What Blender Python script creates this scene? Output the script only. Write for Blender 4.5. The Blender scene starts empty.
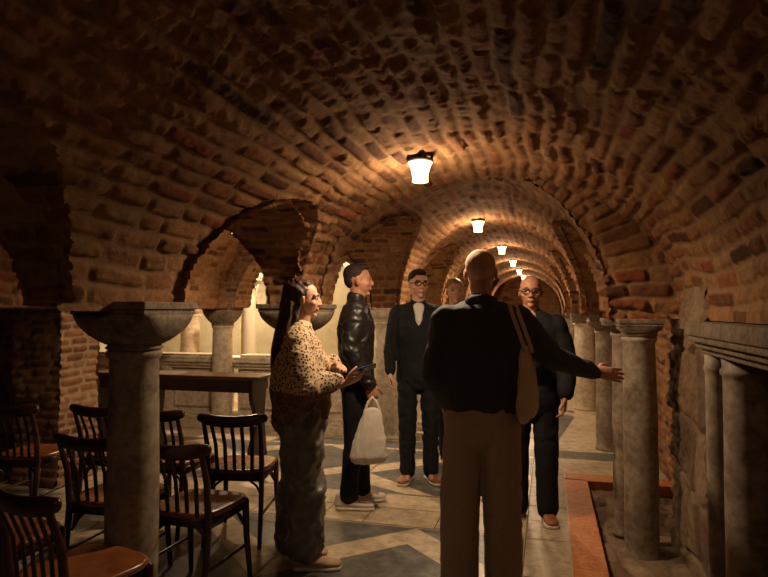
import bpy, bmesh, math, random
import numpy as np
from mathutils import Vector, Matrix
C = bpy.context.scene.collection
PI = math.pi
rng = random.Random(7)

# ------------------------------------------------------------------ helpers
def tag(o, label=None, cat=None, group=None, kind=None):
    if label: o['label'] = label
    if cat: o['category'] = cat
    if group: o['group'] = group
    if kind: o['kind'] = kind
    return o

def empty(name, loc=(0, 0, 0), rz=0.0, label=None, cat=None, group=None):
    o = bpy.data.objects.new(name, None); C.objects.link(o)
    o.location = loc; o.rotation_euler = (0, 0, rz); o.empty_display_size = .1
    return tag(o, label, cat, group)

def link_mesh(name, me, mats, parent=None):
    if not isinstance(mats, (list, tuple)): mats = [mats]
    if not len(me.materials):
        for m in mats: me.materials.append(m)
    o = bpy.data.objects.new(name, me); C.objects.link(o)
    if parent is not None: o.parent = parent
    return o

def obj(name, bm, mats, parent=None, smooth=True):
    me = bpy.data.meshes.new(name)
    bmesh.ops.recalc_face_normals(bm, faces=bm.faces)
    for f in bm.faces: f.smooth = smooth
    bm.to_mesh(me); bm.free()
    return link_mesh(name, me, mats, parent)

def copy_tree(o, parent=None):
    c = o.copy(); C.objects.link(c)
    if parent is not None: c.parent = parent
    for ch in o.children: copy_tree(ch, c)
    return c

def box(bm, c, s, rz=0.0, bev=0.0, mi=0, taper=1.0):
    M = Matrix.Translation(c) @ Matrix.Rotation(rz, 4, 'Z')
    vs = []
    for sz in (-1, 1):
        k = taper if sz < 0 else 1.0
        for sx, sy in ((-1, -1), (1, -1), (1, 1), (-1, 1)):
            vs.append(bm.verts.new(M @ Vector((sx*s[0]/2*k, sy*s[1]/2*k, sz*s[2]/2))))
    F = [(3, 2, 1, 0), (4, 5, 6, 7), (0, 1, 5, 4), (1, 2, 6, 5), (2, 3, 7, 6), (3, 0, 4, 7)]
    fs = [bm.faces.new([vs[i] for i in f]) for f in F]
    for f in fs: f.material_index = mi
    if bev > 0:
        es = list({e for f in fs for e in f.edges})
        bmesh.ops.bevel(bm, geom=es, offset=bev, segments=2, affect='EDGES', profile=.6)

def loft(bm, pts, radii, side=(1, 0, 0), n=16, ends=True, mi=0, sq=2.0):
    """rings of (super)elliptical section along pts; radii: r or (a,b)"""
    pts = [Vector(p) for p in pts]
    rr = [(r, r) if not isinstance(r, (tuple, list)) else r for r in radii]
    side = Vector(side)
    d0 = (pts[1]-pts[0]).normalized(); d1 = (pts[-1]-pts[-2]).normalized()
    P, R, D = [], [], []
    m = len(pts)
    for i in range(m):
        if i == 0: d = d0
        elif i == m-1: d = d1
        else: d = ((pts[i]-pts[i-1]).normalized()+(pts[i+1]-pts[i]).normalized()).normalized()
        P.append(pts[i]); R.append(rr[i]); D.append(d)
    if ends:
        a0, b0 = R[0]; a1, b1 = R[-1]; q0 = min(a0, b0); q1 = min(a1, b1)
        pre = [(P[0]-d0*q0*math.sin(t), (a0*math.cos(t), b0*math.cos(t)), d0) for t in (1.45, 1.1, .6)]
        post = [(P[-1]+d1*q1*math.sin(t), (a1*math.cos(t), b1*math.cos(t)), d1) for t in (.6, 1.1, 1.45)]
        P = [x[0] for x in pre]+P+[x[0] for x in post]
        R = [x[1] for x in pre]+R+[x[1] for x in post]
        D = [x[2] for x in pre]+D+[x[2] for x in post]
    rings = []
    for p, (a, b), d in zip(P, R, D):
        s = side - d*side.dot(d)
        if s.length < 1e-4: s = Vector((0, 1, 0)) - d*d.y
        s.normalize(); t = d.cross(s)
        ring = []
        for k in range(n):
            an = 2*PI*k/n; c_, s_ = math.cos(an), math.sin(an)
            if sq != 2.0:
                c_ = math.copysign(abs(c_)**(2/sq), c_); s_ = math.copysign(abs(s_)**(2/sq), s_)
            ring.append(bm.verts.new(p+s*a*c_+t*b*s_))
        rings.append(ring)
    for A, B in zip(rings, rings[1:]):
        for k in range(n):
            f = bm.faces.new((A[k], A[(k+1) % n], B[(k+1) % n], B[k])); f.material_index = mi
    bm.faces.new(list(reversed(rings[0]))).material_index = mi
    bm.faces.new(rings[-1]).material_index = mi

def ell(bm, c, r, rot=None, n=14):
    M = Matrix.Translation(c)
    if rot is not None: M = M @ rot
    bmesh.ops.create_uvsphere(bm, u_segments=n*2, v_segments=n, radius=1.0,
                              matrix=M @ Matrix.Diagonal((r[0], r[1], r[2], 1)))

def lathe(bm, prof, c=(0, 0, 0), n=32, closed=True):
    """prof: (z, half width, squareness 2=round .. 12=square)"""
    rings = []
    for pr in prof:
        z, r = pr[0], pr[1]; sq = pr[2] if len(pr) > 2 else 2.0
        ring = []
        for k in range(n):
            an = 2*PI*(k+.5)/n; ca, sa = math.cos(an), math.sin(an)
            q = (abs(ca)**sq+abs(sa)**sq)**(-1/sq)
            ring.append(bm.verts.new((c[0]+r*q*ca, c[1]+r*q*sa, c[2]+z)))
        rings.append(ring)
    for A, B in zip(rings, rings[1:]):
        for k in range(n): bm.faces.new((A[k], A[(k+1) % n], B[(k+1) % n], B[k]))
    if closed:
        bm.faces.new(list(reversed(rings[0]))); bm.faces.new(rings[-1])

# vectorised value noise
def _h(ix, iy, iz, s=0):
    n = (ix.astype(np.int64)*374761393+iy.astype(np.int64)*668265263+iz.astype(np.int64)*2147483647+s*974711) & 0xffffffff
    n = ((n ^ (n >> 13))*1274126177) & 0xffffffff
    n = n ^ (n >> 16)
    return (n & 0xffffff)/float(0xffffff)
def vnoise(p, s=0):
    f = np.floor(p); t = p-f; t = t*t*(3-2*t); i = f.astype(np.int64)
    r = 0
    for a in (0, 1):
        for b in (0, 1):
            for c in (0, 1):
                w = (t[..., 0] if a else 1-t[..., 0])*(t[..., 1] if b else 1-t[..., 1])*(t[..., 2] if c else 1-t[..., 2])
                r = r+w*_h(i[..., 0]+a, i[..., 1]+b, i[..., 2]+c, s)
    return r*2-1
def fbm(p, s=0, o=3):
    r = 0; a = 1.0
    for k in range(o):
        r = r+a*vnoise(p*(2**k), s+k*17); a *= .5
    return r

# ------------------------------------------------------------------ materials
def mat(name):
    m = bpy.data.materials.new(name); m.use_nodes = True
    nt = m.node_tree; b = nt.nodes['Principled BSDF']
    return m, nt, b
def ramp(nt, cols, fac=None, pos=None, interp='LINEAR'):
    r = nt.nodes.new('ShaderNodeValToRGB'); e = r.color_ramp.elements; r.color_ramp.interpolation = interp
    n = len(cols)
    while len(e) < n: e.new(.5)
    for i, c in enumerate(cols):
        e[i].position = pos[i] if pos else i/(n-1); e[i].color = (*c, 1)
    if fac is not None: nt.links.new(fac, r.inputs[0])
    return r.outputs[0]
def noise(nt, scale, detail=4, rough=.6, dist=0.0, obj_space=True, stretch=None):
    tc = nt.nodes.new('ShaderNodeTexCoord'); n = nt.nodes.new('ShaderNodeTexNoise')
    n.inputs['Scale'].default_value = scale; n.inputs['Detail'].default_value = detail
    n.inputs['Roughness'].default_value = rough; n.inputs['Distortion'].default_value = dist
    src = tc.outputs['Object']
    if stretch:
        mp = nt.nodes.new('ShaderNodeMapping'); mp.inputs['Scale'].default_value = stretch
        nt.links.new(src, mp.inputs[0]); src = mp.outputs[0]
    nt.links.new(src, n.inputs['Vector'])
    return n.outputs['Fac']
def mixc(nt, a, b, fac, mode='MIX'):
    m = nt.nodes.new('ShaderNodeMix'); m.data_type = 'RGBA'; m.blend_type = mode
    for s, v in ((m.inputs[6], a), (m.inputs[7], b), (m.inputs[0], fac)):
        if isinstance(v, (int, float)): s.default_value = v
        elif isinstance(v, tuple): s.default_value = (*v, 1)
        else: nt.links.new(v, s)
    return m.outputs[2]
def bump(nt, b, h, strength=.4, dist=.01):
    n = nt.nodes.new('ShaderNodeBump'); n.inputs['Strength'].default_value = strength; n.inputs['Distance'].default_value = dist
    nt.links.new(h, n.inputs['Height']); nt.links.new(n.outputs[0], b.inputs['Normal'])

def brick_mat(name, cols, mortar, nz=14):
    m, nt, b = mat(name)
    at = nt.nodes.new('ShaderNodeAttribute'); at.attribute_name = 'brick'
    sp = nt.nodes.new('ShaderNodeSeparateColor'); nt.links.new(at.outputs['Color'], sp.inputs[0])
    base = ramp(nt, cols, sp.outputs[0], interp='LINEAR')
    n1 = noise(nt, nz, 6, .7); n2 = noise(nt, 2.2, 3, .6)
    v = ramp(nt, [(.45, .42, .40), (1.15, 1.1, 1.05)], n1, [.25, .75])
    base = mixc(nt, base, v, 1.0, 'MULTIPLY')
    v2 = ramp(nt, [(.62, .58, .55), (1.15, 1.12, 1.1)], n2, [.3, .7])
    base = mixc(nt, base, v2, .8, 'MULTIPLY')
    fin = mixc(nt, base, mixc(nt, mortar, v, .7, 'MULTIPLY'), sp.outputs[1])
    nt.links.new(fin, b.inputs['Base Color']); b.inputs['Roughness'].default_value = .9
    b.inputs['Specular IOR Level'].default_value = .15
    bump(nt, b, noise(nt, 38, 6, .8), .9, .02)
    return m
M_brick = brick_mat('vault_brick', [(.12, .06, .04), (.34, .155, .075), (.46, .25, .12), (.40, .21, .10), (.54, .33, .17), (.44, .25, .125), (.36, .10, .05)], (.39, .23, .125))
M_stone = brick_mat('rubble_stone', [(.20, .14, .10), (.34, .25, .17), (.42, .32, .22), (.26, .17, .11)], (.30, .22, .15), 9)
M_wallbrick = brick_mat('wall_brick', [(.20, .10, .06), (.38, .18, .10), (.50, .27, .15), (.54, .34, .20)], (.46, .33, .21))

def stone_mat(name, c1, c2, c3, scale=5, rough=.55, bs=.25, spots=True):
    m, nt, b = mat(name)
    n1 = noise(nt, scale, 6, .65, 1.2); n2 = noise(nt, scale*6, 4, .6)
    col = ramp(nt, [c1, c2, c3], n1, [.3, .5, .72])
    if spots: col = mixc(nt, col, ramp(nt, [(.55, .5, .45), (1.05, 1.03, 1.0)], n2, [.3, .6]), .8, 'MULTIPLY')
    nt.links.new(col, b.inputs['Base Color']); b.inputs['Roughness'].default_value = rough
    b.inputs['Specular IOR Level'].default_value = .3
    bump(nt, b, n2, bs, .006)
    return m
M_shaft = stone_mat('old_marble_shaft', (.13, .095, .07), (.28, .225, .17), (.42, .35, .27), 4, .6)
M_cap = stone_mat('carved_capital', (.13, .10, .075), (.24, .185, .14), (.34, .27, .205), 7, .8, .5)
M_impost = stone_mat('dark_impost', (.09, .065, .048), (.17, .125, .09), (.25, .19, .14), 6, .85, .5)
M_pale = stone_mat('pale_marble', (.5, .42, .32), (.66, .58, .46), (.74, .68, .56), 3, .45, .12)
M_white = stone_mat('white_marble', (.62, .57, .45), (.74, .70, .58), (.8, .77, .66), 3, .5, .1, False)
M_plaster = stone_mat('chapel_plaster', (.42, .38, .27), (.52, .48, .35), (.60, .56, .43), 2, .9, .1, False)
M_fl_pale = stone_mat('floor_marble_pale', (.42, .33, .23), (.58, .48, .35), (.66, .57, .43), 2.2, .34, .06)
M_fl_mid = stone_mat('floor_marble_cream', (.36, .29, .21), (.46, .38, .28), (.52, .44, .33), 2.6, .36, .06)
M_fl_dark = stone_mat('floor_marble_grey', (.085, .09, .09), (.14, .145, .14), (.24, .24, .22), 3.2, .30, .06)
M_fl_joint = stone_mat('floor_joint', (.12, .1, .08), (.16, .13, .1), (.2, .16, .12), 9, .9)
M_orange = stone_mat('verona_red_slab', (.38, .13, .04), (.56, .20, .06), (.62, .28, .11), 9, .5, .35)
M_earth = stone_mat('rough_earth', (.14, .10, .07), (.26, .20, .14), (.40, .31, .22), 7, .95, .9)

def plain(name, col, rough=.6, metal=0.0, var=.25, scale=20, bs=0.0, spec=.4, sheen=0.0):
    m, nt, b = mat(name)
    n = noise(nt, scale, 4, .6)
    lo = tuple(c*(1-var) for c in col); hi = tuple(min(1, c*(1+var)) for c in col)
    nt.links.new(ramp(nt, [lo, hi], n, [.3, .7]), b.inputs['Base Color'])
    b.inputs['Roughness'].default_value = rough; b.inputs['Metallic'].default_value = metal
    b.inputs['Specular IOR Level'].default_value = spec
    if sheen: b.inputs['Sheen Weight'].default_value = sheen
    if bs: bump(nt, b, n, bs, .004)
    return m
M_skin = plain('skin', (.60, .33, .23), .5, var=.1, scale=9)
M_skin2 = plain('skin_tan', (.40, .19, .12), .5, var=.1, scale=9)
M_hairdark = plain('dark_hair', (.022, .012, .009), .8, var=.4, scale=40, bs=.5)
M_hairbrown = plain('long_brown_hair', (.050, .024, .015), .55, var=.5, scale=40, bs=.5)
M_hairgrey = plain('cropped_grey_hair', (.46, .31, .23), .8, var=.25, scale=120, bs=.4)
M_hairfair = plain('fair_hair', (.30, .17, .08), .6, var=.4, scale=60, bs=.5)
M_stubble = plain('stubble', (.16, .09, .06), .8, var=.3, scale=90)
M_black = plain('black_cloth', (.012, .012, .014), .85, var=.3, scale=60, bs=.2, spec=.2)
M_jean = plain('black_trousers', (.014, .014, .018), .85, var=.3, scale=80, bs=.2, spec=.2)
M_leather = plain('black_leather', (.012, .011, .011), .42, var=.3, scale=45, bs=.35, spec=.6)
M_navy = plain('dark_blue_jacket', (.06, .068, .082), .8, var=.15, scale=90, bs=.2, spec=.25)
M_taupe = plain('taupe_trousers', (.46, .36, .28), .85, var=.08, scale=60, bs=.15, spec=.2)
M_cargo = plain('grey_satin_trousers', (.15, .14, .12), .36, var=.15, scale=30, bs=.2, spec=.5)
M_tee = plain('white_tee', (.62, .58, .54), .9, var=.05, scale=60)
M_pink = plain('pale_shirt', (.60, .42, .40), .9, var=.05, scale=60)
M_canvas = plain('natural_canvas', (.66, .56, .43), .9, var=.08, scale=60, bs=.2, spec=.2)
M_whitebag = plain('white_cotton_bag', (.66, .60, .53), .9, var=.06, scale=50, bs=.2, spec=.2)
M_sneakw = plain('white_sneaker', (.62, .55, .5), .6, var=.08)
M_beige = plain('beige_shoe', (.42, .29, .20), .8, var=.1)
M_tan = plain('tan_leather_shoe', (.30, .11, .045), .5, var=.2)
M_brownsn = plain('brown_suede_sneaker', (.30, .13, .055), .75, var=.25)
M_sole = plain('pale_sole', (.62, .54, .45), .7, var=.1)
M_dsole = plain('dark_sole', (.10, .07, .05), .7, var=.1)
M_frame = plain('dark_spectacle_frame', (.02, .015, .015), .3)
M_wood = plain('dark_varnished_wood', (.036, .011, .006), .32, var=.4, scale=12, spec=.5)
M_seat = plain('varnished_seat_wood', (.22, .070, .024), .24, var=.35, scale=7, spec=.6)
M_table = plain('very_dark_wood', (.035, .019, .012), .4, var=.4, scale=10)
M_tabletop = plain('worn_table_top', (.12, .065, .04), .4, var=.3, scale=10)
M_metal = plain('black_iron', (.02, .018, .016), .6, metal=.5)
M_phone = plain('phone_body', (.02, .02, .025), .25)
M_print = plain('white_print', (.7, .7, .68), .8, var=.05)
M_ring = plain('dark_print', (.03, .03, .03), .8, var=.05)
def eye_material():
    m, nt, b = mat('eye')
    b.inputs['Base Color'].default_value = (.05, .03, .02, 1); b.inputs['Roughness'].default_value = .2
    return m
M_eye = eye_material()
def emis(name, col, strength, transp=0.0):
    m = bpy.data.materials.new(name); m.use_nodes = True; nt = m.node_tree; nt.nodes.clear()
    out = nt.nodes.new('ShaderNodeOutputMaterial'); e = nt.nodes.new('ShaderNodeEmission')
    e.inputs[0].default_value = (*col, 1); e.inputs[1].default_value = strength
    if transp:
        t = nt.nodes.new('ShaderNodeBsdfTransparent'); t.inputs[0].default_value = (transp, transp, transp, 1)
        a = nt.nodes.new('ShaderNodeAddShader'); nt.links.new(e.outputs[0], a.inputs[0]); nt.links.new(t.outputs[0], a.inputs[1])
        nt.links.new(a.outputs[0], out.inputs[0])
    else: nt.links.new(e.outputs[0], out.inputs[0])
    return m
LAMP = (1.0, .72, .44)
M_shade = emis('glowing_frosted_glass', (1.0, .62, .30), 3.2, .75)
M_bulb = emis('lamp_bulb', (1.0, .72, .42), 14.0)
M_screen = emis('phone_screen', (.5, .7, 1.0), .25)

def shawl_mat():
    m, nt, b = mat('patterned_shawl')
    tc = nt.nodes.new('ShaderNodeTexCoord')
    vo = nt.nodes.new('ShaderNodeTexVoronoi'); vo.inputs['Scale'].default_value = 62; nt.links.new(tc.outputs['Object'], vo.inputs['Vector'])
    spots = ramp(nt, [(.035, .018, .012), (.05, .028, .018), (.60, .45, .30)], vo.outputs['Distance'], [0, .36, .46])
    vo2 = nt.nodes.new('ShaderNodeTexVoronoi'); vo2.inputs['Scale'].default_value = 24; nt.links.new(tc.outputs['Object'], vo2.inputs['Vector'])
    band = ramp(nt, [(.17, .095, .06), (.17, .095, .06), (.06, .03, .02), (.19, .11, .07)], vo2.outputs['Distance'], [0, .38, .45, .55])
    sep = nt.nodes.new('ShaderNodeSeparateXYZ'); nt.links.new(tc.outputs['Object'], sep.inputs[0])
    mr = nt.nodes.new('ShaderNodeMapRange'); nt.links.new(sep.outputs[2], mr.inputs[0])
    mr.inputs[1].default_value = 1.02; mr.inputs[2].default_value = 1.005
    nt.links.new(mixc(nt, spots, band, mr.outputs[0]), b.inputs['Base Color'])
    b.inputs['Roughness'].default_value = .9; b.inputs['Specular IOR Level'].default_value = .15
    return m
M_shawl = shawl_mat()

# ------------------------------------------------------------------ masonry surfaces
def brick(u, v, h, L, seed, warp=.02, joint=.004):
    P = np.stack([u*2.2, v*2.2, np.zeros_like(u)+seed*3.1], -1)
    v = v+warp*fbm(P, seed, 2)+.004*vnoise(P*9, seed+6); u = u+warp*1.2*fbm(P+19.3, seed+5, 2)+.006*vnoise(P*9+7, seed+7)
    row = np.floor(v/h); Z = np.zeros_like(row)
    off = _h(row, Z, Z, seed)*7; Lr = L*(.75+.6*_h(row, Z+1, Z, seed+3))
    x = u/Lr+off; i = np.floor(x)
    jl = (_h(i, row, Z, seed+9)-.5)*.45; jr = (_h(i+1, row, Z, seed+9)-.5)*.45
    t = x-i
    lo = t < jl; hi = t > 1+jr
    i = np.where(lo, i-1, np.where(hi, i+1, i))
    b0 = i+(_h(i, row, Z, seed+9)-.5)*.45; b1 = i+1+(_h(i+1, row, Z, seed+9)-.5)*.45
    du = np.minimum(x-b0, b1-x)*Lr
    fv = v/h-row; dv = np.minimum(fv, 1-fv)*h
    d = np.minimum(du, dv)
    # rounded corners
    d = d-.004*np.exp(-((du-dv)/.02)**2)
    g = joint+.006*_h(i, row, Z+2, seed+4)
    soft = .010+.014*_h(i, row, Z+5, seed+8)
    dome = np.clip((d-g)/soft, 0, 1); dome = dome*dome*(3-2*dome)
    r1 = _h(i, row, Z, seed+21); r2 = _h(i, row, Z, seed+33)
    tilt = (fv-.5)*(_h(i, row, Z, seed+44)-.5)*1.6+((x-b0)/(b1-b0)-.5)*(_h(i, row, Z, seed+45)-.5)*1.2
    dome = dome*(1+tilt*.9)
    mort = 1-np.clip((d-g)/.006, 0, 1)
    return dome, mort, r1, r2

def surface(name, P, N, u, v, keep, material, h=.078, L=.21, amp=.022, rough=.012, seed=1, kind='structure', warp=.02, joint=.004):
    """P,N: (a,b,3) grids; pushes stones out along N; keep: bool per vertex"""
    dome, mort, r1, r2 = brick(u, v, h, L, seed, warp, joint)
    n1 = fbm(P*13, seed+1, 3); n2 = fbm(P*2.2, seed+2, 2); n3 = fbm(P*48, seed+3, 2)
    er = np.clip(.65+.9*vnoise(P*1.1+5, seed+60), .25, 1.5); rough = rough*er
    disp = amp*(dome*(.35+1.0*r2))*(.7+.4*er)+rough*n1*(.4+.35*dome)+.38*rough*n3*(.4+.8*dome)+.022*n2
    Q = P+N*disp[..., None]
    a, b = u.shape
    idx = np.arange(a*b).reshape(a, b)
    k = keep[:-1, :-1] & keep[1:, :-1] & keep[:-1, 1:] & keep[1:, 1:]
    F = np.stack([idx[:-1, :-1][k], idx[1:, :-1][k], idx[1:, 1:][k], idx[:-1, 1:][k]], -1)
    used = np.unique(F); rem = np.full(a*b, -1); rem[used] = np.arange(len(used)); F = rem[F]
    V = Q.reshape(-1, 3)[used]
    me = bpy.data.meshes.new(name)
    me.vertices.add(len(V)); me.vertices.foreach_set('co', V.astype(np.float32).ravel())
    me.loops.add(F.size); me.loops.foreach_set('vertex_index', F.astype(np.int32).ravel())
    me.polygons.add(len(F)); me.polygons.foreach_set('loop_start', np.arange(0, F.size, 4, dtype=np.int32))
    me.update(calc_edges=True)
    me.polygons.foreach_set('use_smooth', np.ones(len(F), bool))
    col = np.stack([r1, mort, r2, np.ones_like(r1)], -1).reshape(-1, 4)[used]
    at = me.color_attributes.new('brick', 'FLOAT_COLOR', 'POINT'); at.data.foreach_set('color', col.astype(np.float32).ravel())
    me.materials.append(material)
    o = bpy.data.objects.new(name, me); C.objects.link(o)
    if kind: o['kind'] = kind
    return o

# --- the voids of the crypt: nave barrels (near, far), side arches, aisle barrel, transverse arches
YC = [-3.0, -.35, 2.31, 4.10, 6.77, 9.43, 12.1, 14.76, 17.4, 20.1]     # column lines, left row
ZL, ZR = 1.49, 1.40
def near_prof():   # centre, half width, spring, rise
    return -.47, 1.28, 1.45, .935
def far_bulge(y): return 1+.05*np.abs(np.sin(PI*(y-4.1)/2.665))
EPS = .028
def in_near(x, y, z, e=None):
    e = EPS if e is None else e; c, a, s, r = near_prof(); q = 1-((x-c)/(a-e))**2
    return (y < 4.19) & (q > 0) & (z < s+r*np.sqrt(np.maximum(q, 0))-e)
def in_far(x, y, z, e=None):
    e = EPS if e is None else e; k = far_bulge(y); q = 1-((x+.63)/(1.0*k-e))**2
    return (y > 4.17) & (q > 0) & (z < 1.46+1.02*k*np.sqrt(np.maximum(q, 0))-e)
LB = []     # left side arches: yc, half, rise
for y0, y1 in zip(YC, YC[1:]): LB.append(((y0+y1)/2, (y1-y0)/2-.24, min(.86, .92*((y1-y0)/2-.24)*1.0+.0)))
LB[2] = (3.235, .70, .60)
LB[1] = (.98, .87, .60)
RB = [((y0+y1)/2, (y1-y0)/2-.20, .80) for y0, y1 in zip(YC[3:], YC[4:])]
def in_left(x, y, z, skip=None):
    m = np.zeros_like(x, bool)
    for i, (yc, b, r) in enumerate(LB):
        if i == skip: continue
        q = 1-((y-yc)/(b-EPS))**2
        m |= (x > -2.2) & (x < -.9) & (q > 0) & (z < 1.48+r*np.sqrt(np.maximum(q, 0))-EPS)
    return m
def in_right(x, y, z):
    m = np.zeros_like(x, bool)
    for yc, b, r in RB:
        q = 1-((y-yc)/(b-EPS))**2
        m |= (x > -.2) & (x < 1.1) & (q > 0) & (z < 1.42+r*np.sqrt(np.maximum(q, 0))-EPS)
    return m
AC, AH, AR = -2.90, .97, 1.02
def in_aisle(x, y, z):
    q = 1-((x-AC)/AH)**2
    return (y < 6.60) & (q > 0) & (z < 1.48+AR*np.sqrt(np.maximum(q, 0))-EPS)
TB = [(-2.86, .83, .80), (-5.02, .83, .80), (-7.1, .83, .8)]
def in_trans(x, y, z):
    m = np.zeros_like(x, bool)
    for xc, b, r in TB:
        q = 1-((x-xc)/b)**2
        m |= (y > 6.45) & (y < 7.3) & (q > 0) & (z < 1.50+r*np.sqrt(np.maximum(q, 0))-EPS)
    return m

def barrel_y(name, y0, y1, prof, step, keepf, seed, zl, zr, bul=None, material=None, amp=.012, inward=True, h=.078, L=.22, rough=.01, warp=.025, joint=.004):
    c, a, s, r = prof
    th = np.linspace(0, PI, int(PI*(a+r)/2/step))
    xs = c+a*np.cos(th); zs = s+r*np.sin(th); nx = -np.cos(th)/a; nz = -np.sin(th)/r
    # vertical skirts: right first (th=0), then left
    kr = max(1, int((s-zr)/step)); kl = max(1, int((s-zl)/step))
    if s-zr > .005:
        xs = np.concatenate([np.full(kr, c+a), xs]); zs = np.concatenate([np.linspace(zr, s-step*.5, kr), zs])
        nx = np.concatenate([np.full(kr, -1.), nx]); nz = np.concatenate([np.zeros(kr), nz])
    if s-zl > .005:
        xs = np.concatenate([xs, np.full(kl, c-a)]); zs = np.concatenate([zs, np.linspace(s-step*.5, zl, kl)])
        nx = np.concatenate([nx, np.full(kl, 1.)]); nz = np.concatenate([nz, np.zeros(kl)])
    ln = np.hypot(nx, nz); nx /= ln; nz /= ln
    arc = np.concatenate([[0], np.cumsum(np.hypot(np.diff(xs), np.diff(zs)))])
    ys = np.linspace(y0, y1, int((y1-y0)/step)+1)
    A, Y = np.meshgrid(arc, ys, indexing='ij')
    X = np.repeat(xs[:, None], len(ys), 1); Z = np.repeat(zs[:, None], len(ys), 1)
    if bul is not None:
        k = bul(Y); X = c+(X-c)*k; Z = np.where(Z > s, s+(Z-s)*k, Z)
    P = np.stack([X, Y, Z], -1); N = np.stack([np.repeat(nx[:, None], len(ys), 1), 0*Y, np.repeat(nz[:, None], len(ys), 1)], -1)
    keep = ~keepf(X, Y, Z)
    return surface(name, P, N, Y, A, keep, material or M_brick, h=h, L=L, rough=rough, warp=warp, amp=amp, seed=seed, joint=joint)

def barrel_x(name, x0, x1, yc, b, s, r, step, keepf, seed, zb, material=None, amp=.014):
    th = np.linspace(0, PI, int(PI*(b+r)/2/step))
    ys = yc+b*np.cos(th); zs = s+r*np.sin(th); ny = -np.cos(th)/b; nz = -np.sin(th)/r
    k = max(1, int((s-zb)/step))
    if s-zb > .005:
        ys = np.concatenate([np.full(k, yc+b), ys, np.full(k, yc-b)]); zs = np.concatenate([np.linspace(zb, s-step*.5, k), zs, np.linspace(s-step*.5, zb, k)])
        ny = np.concatenate([np.full(k, -1.), ny, np.full(k, 1.)]); nz = np.concatenate([np.zeros(k), nz, np.zeros(k)])
    ln = np.hypot(ny, nz); ny /= ln; nz /= ln
    arc = np.concatenate([[0], np.cumsum(np.hypot(np.diff(ys), np.diff(zs)))])
    xs = np.linspace(x0, x1, int((x1-x0)/step)+1)
    A, X = np.meshgrid(arc, xs, indexing='ij')
    Y = np.repeat(ys[:, None], len(xs), 1); Z = np.repeat(zs[:, None], len(xs), 1)
    P = np.stack([X, Y, Z], -1); N = np.stack([0*X, np.repeat(ny[:, None], len(xs), 1), np.repeat(nz[:, None], len(xs), 1)], -1)
    return surface(name, P, N, X, A, ~keepf(X, Y, Z), material or M_brick, L=.18, amp=amp, seed=seed)

def wall_xz(name, x0, x1, z0, z1, y, ny, step, keepf, seed, material=None, radial=None, **kw):
    xs = np.linspace(x0, x1, int((x1-x0)/step)+1); zs = np.linspace(z0, z1, int((z1-z0)/step)+1)
    X, Z = np.meshgrid(xs, zs, indexing='ij'); Y = np.full_like(X, y)
    P = np.stack([X, Y, Z], -1); N = np.zeros_like(P); N[..., 1] = ny
    u, v = X, Z
    if radial:
        cx, cz = radial; rr = np.hypot(X-cx, Z-cz); an = np.arctan2(Z-cz, X-cx)
        up = Z > cz
        v = np.where(up, an*1.15, np.where(X > cx, (Z-cz), PI*1.15-(Z-cz))); u = rr
    return surface(name, P, N, u, v, ~keepf(X, Y, Z), material or M_brick, seed=seed, **kw)
def wall_yz(name, y0, y1, z0, z1, x, nx, step, keepf, seed, material=None, **kw):
    ys = np.linspace(y0, y1, int((y1-y0)/step)+1); zs = np.linspace(z0, z1, int((z1-z0)/step)+1)
    Y, Z = np.meshgrid(ys, zs, indexing='ij'); X = np.full_like(Y, x)
    P = np.stack([X, Y, Z], -1); N = np.zeros_like(P); N[..., 0] = nx
    return surface(name, P, N, Y, Z, ~keepf(X, Y, Z), material or M_brick, seed=seed, **kw)
none = lambda x, y, z: np.zeros_like(x, bool)

# nave vaults
barrel_y('ceiling', -1.9, 4.22, near_prof(), .0105, lambda x, y, z: in_left(x, y, z), 3, ZL, ZR, amp=.018, h=.084, L=.27, rough=.021, warp=.032, joint=.006)
barrel_y('ceiling', 4.16, 9.4, (-.63, 1.0, 1.46, 1.01), .013, lambda x, y, z: in_left(x, y, z) | in_right(x, y, z), 5, ZL, ZR, bul=far_bulge, amp=.009, rough=.008, L=.24)
barrel_y('ceiling', 9.38, 20.5, (-.63, 1.0, 1.46, 1.01), .03, lambda x, y, z: in_left(x, y, z) | in_right(x, y, z), 6, ZL, ZR, bul=far_bulge)
# the face of the arch where the wide near vault meets the narrower one
wall_xz('ceiling', -1.98, .84, 1.40, 2.75, 4.19, -1, .011,
        lambda x, y, z: (((x+.63)/1.0)**2+((np.maximum(z, 1.46)-1.46)/1.02)**2 < .985) | ((z < 1.47) & (x < -.63)) |
        (~in_near(x, y-.1, z, -.07) & ((x > -1.70))) | (in_left(x, y, z)), 8, radial=(-.63, 1.46), amp=.028, rough=.022, L=.24, h=.09, warp=.03)
# side arches, left row
for i, (yc, b, r) in enumerate(LB):
    if yc > 12: continue
    st = .012 if yc < 6 else .02
    barrel_x('ceiling', -2.2, -.95, yc, b, 1.48, r, st,
             lambda x, y, z: in_near(x, y, z, .05) | in_far(x, y, z, .045) | in_aisle(x, y, z), 20+i, ZL)
for i, (yc, b, r) in enumerate(RB):
    if yc > 12: continue
    barrel_x('ceiling', -.1, 1.02, yc, b, 1.42, r, .014 if yc < 6 else .025,
             lambda x, y, z: in_far(x, y, z, .05), 40+i, ZR)
# left aisle
barrel_y('ceiling', -1.9, 6.62, (AC, AH, 1.48, AR), .016, lambda x, y, z: in_left(x, y, z), 50, ZL, 1.47)
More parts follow.
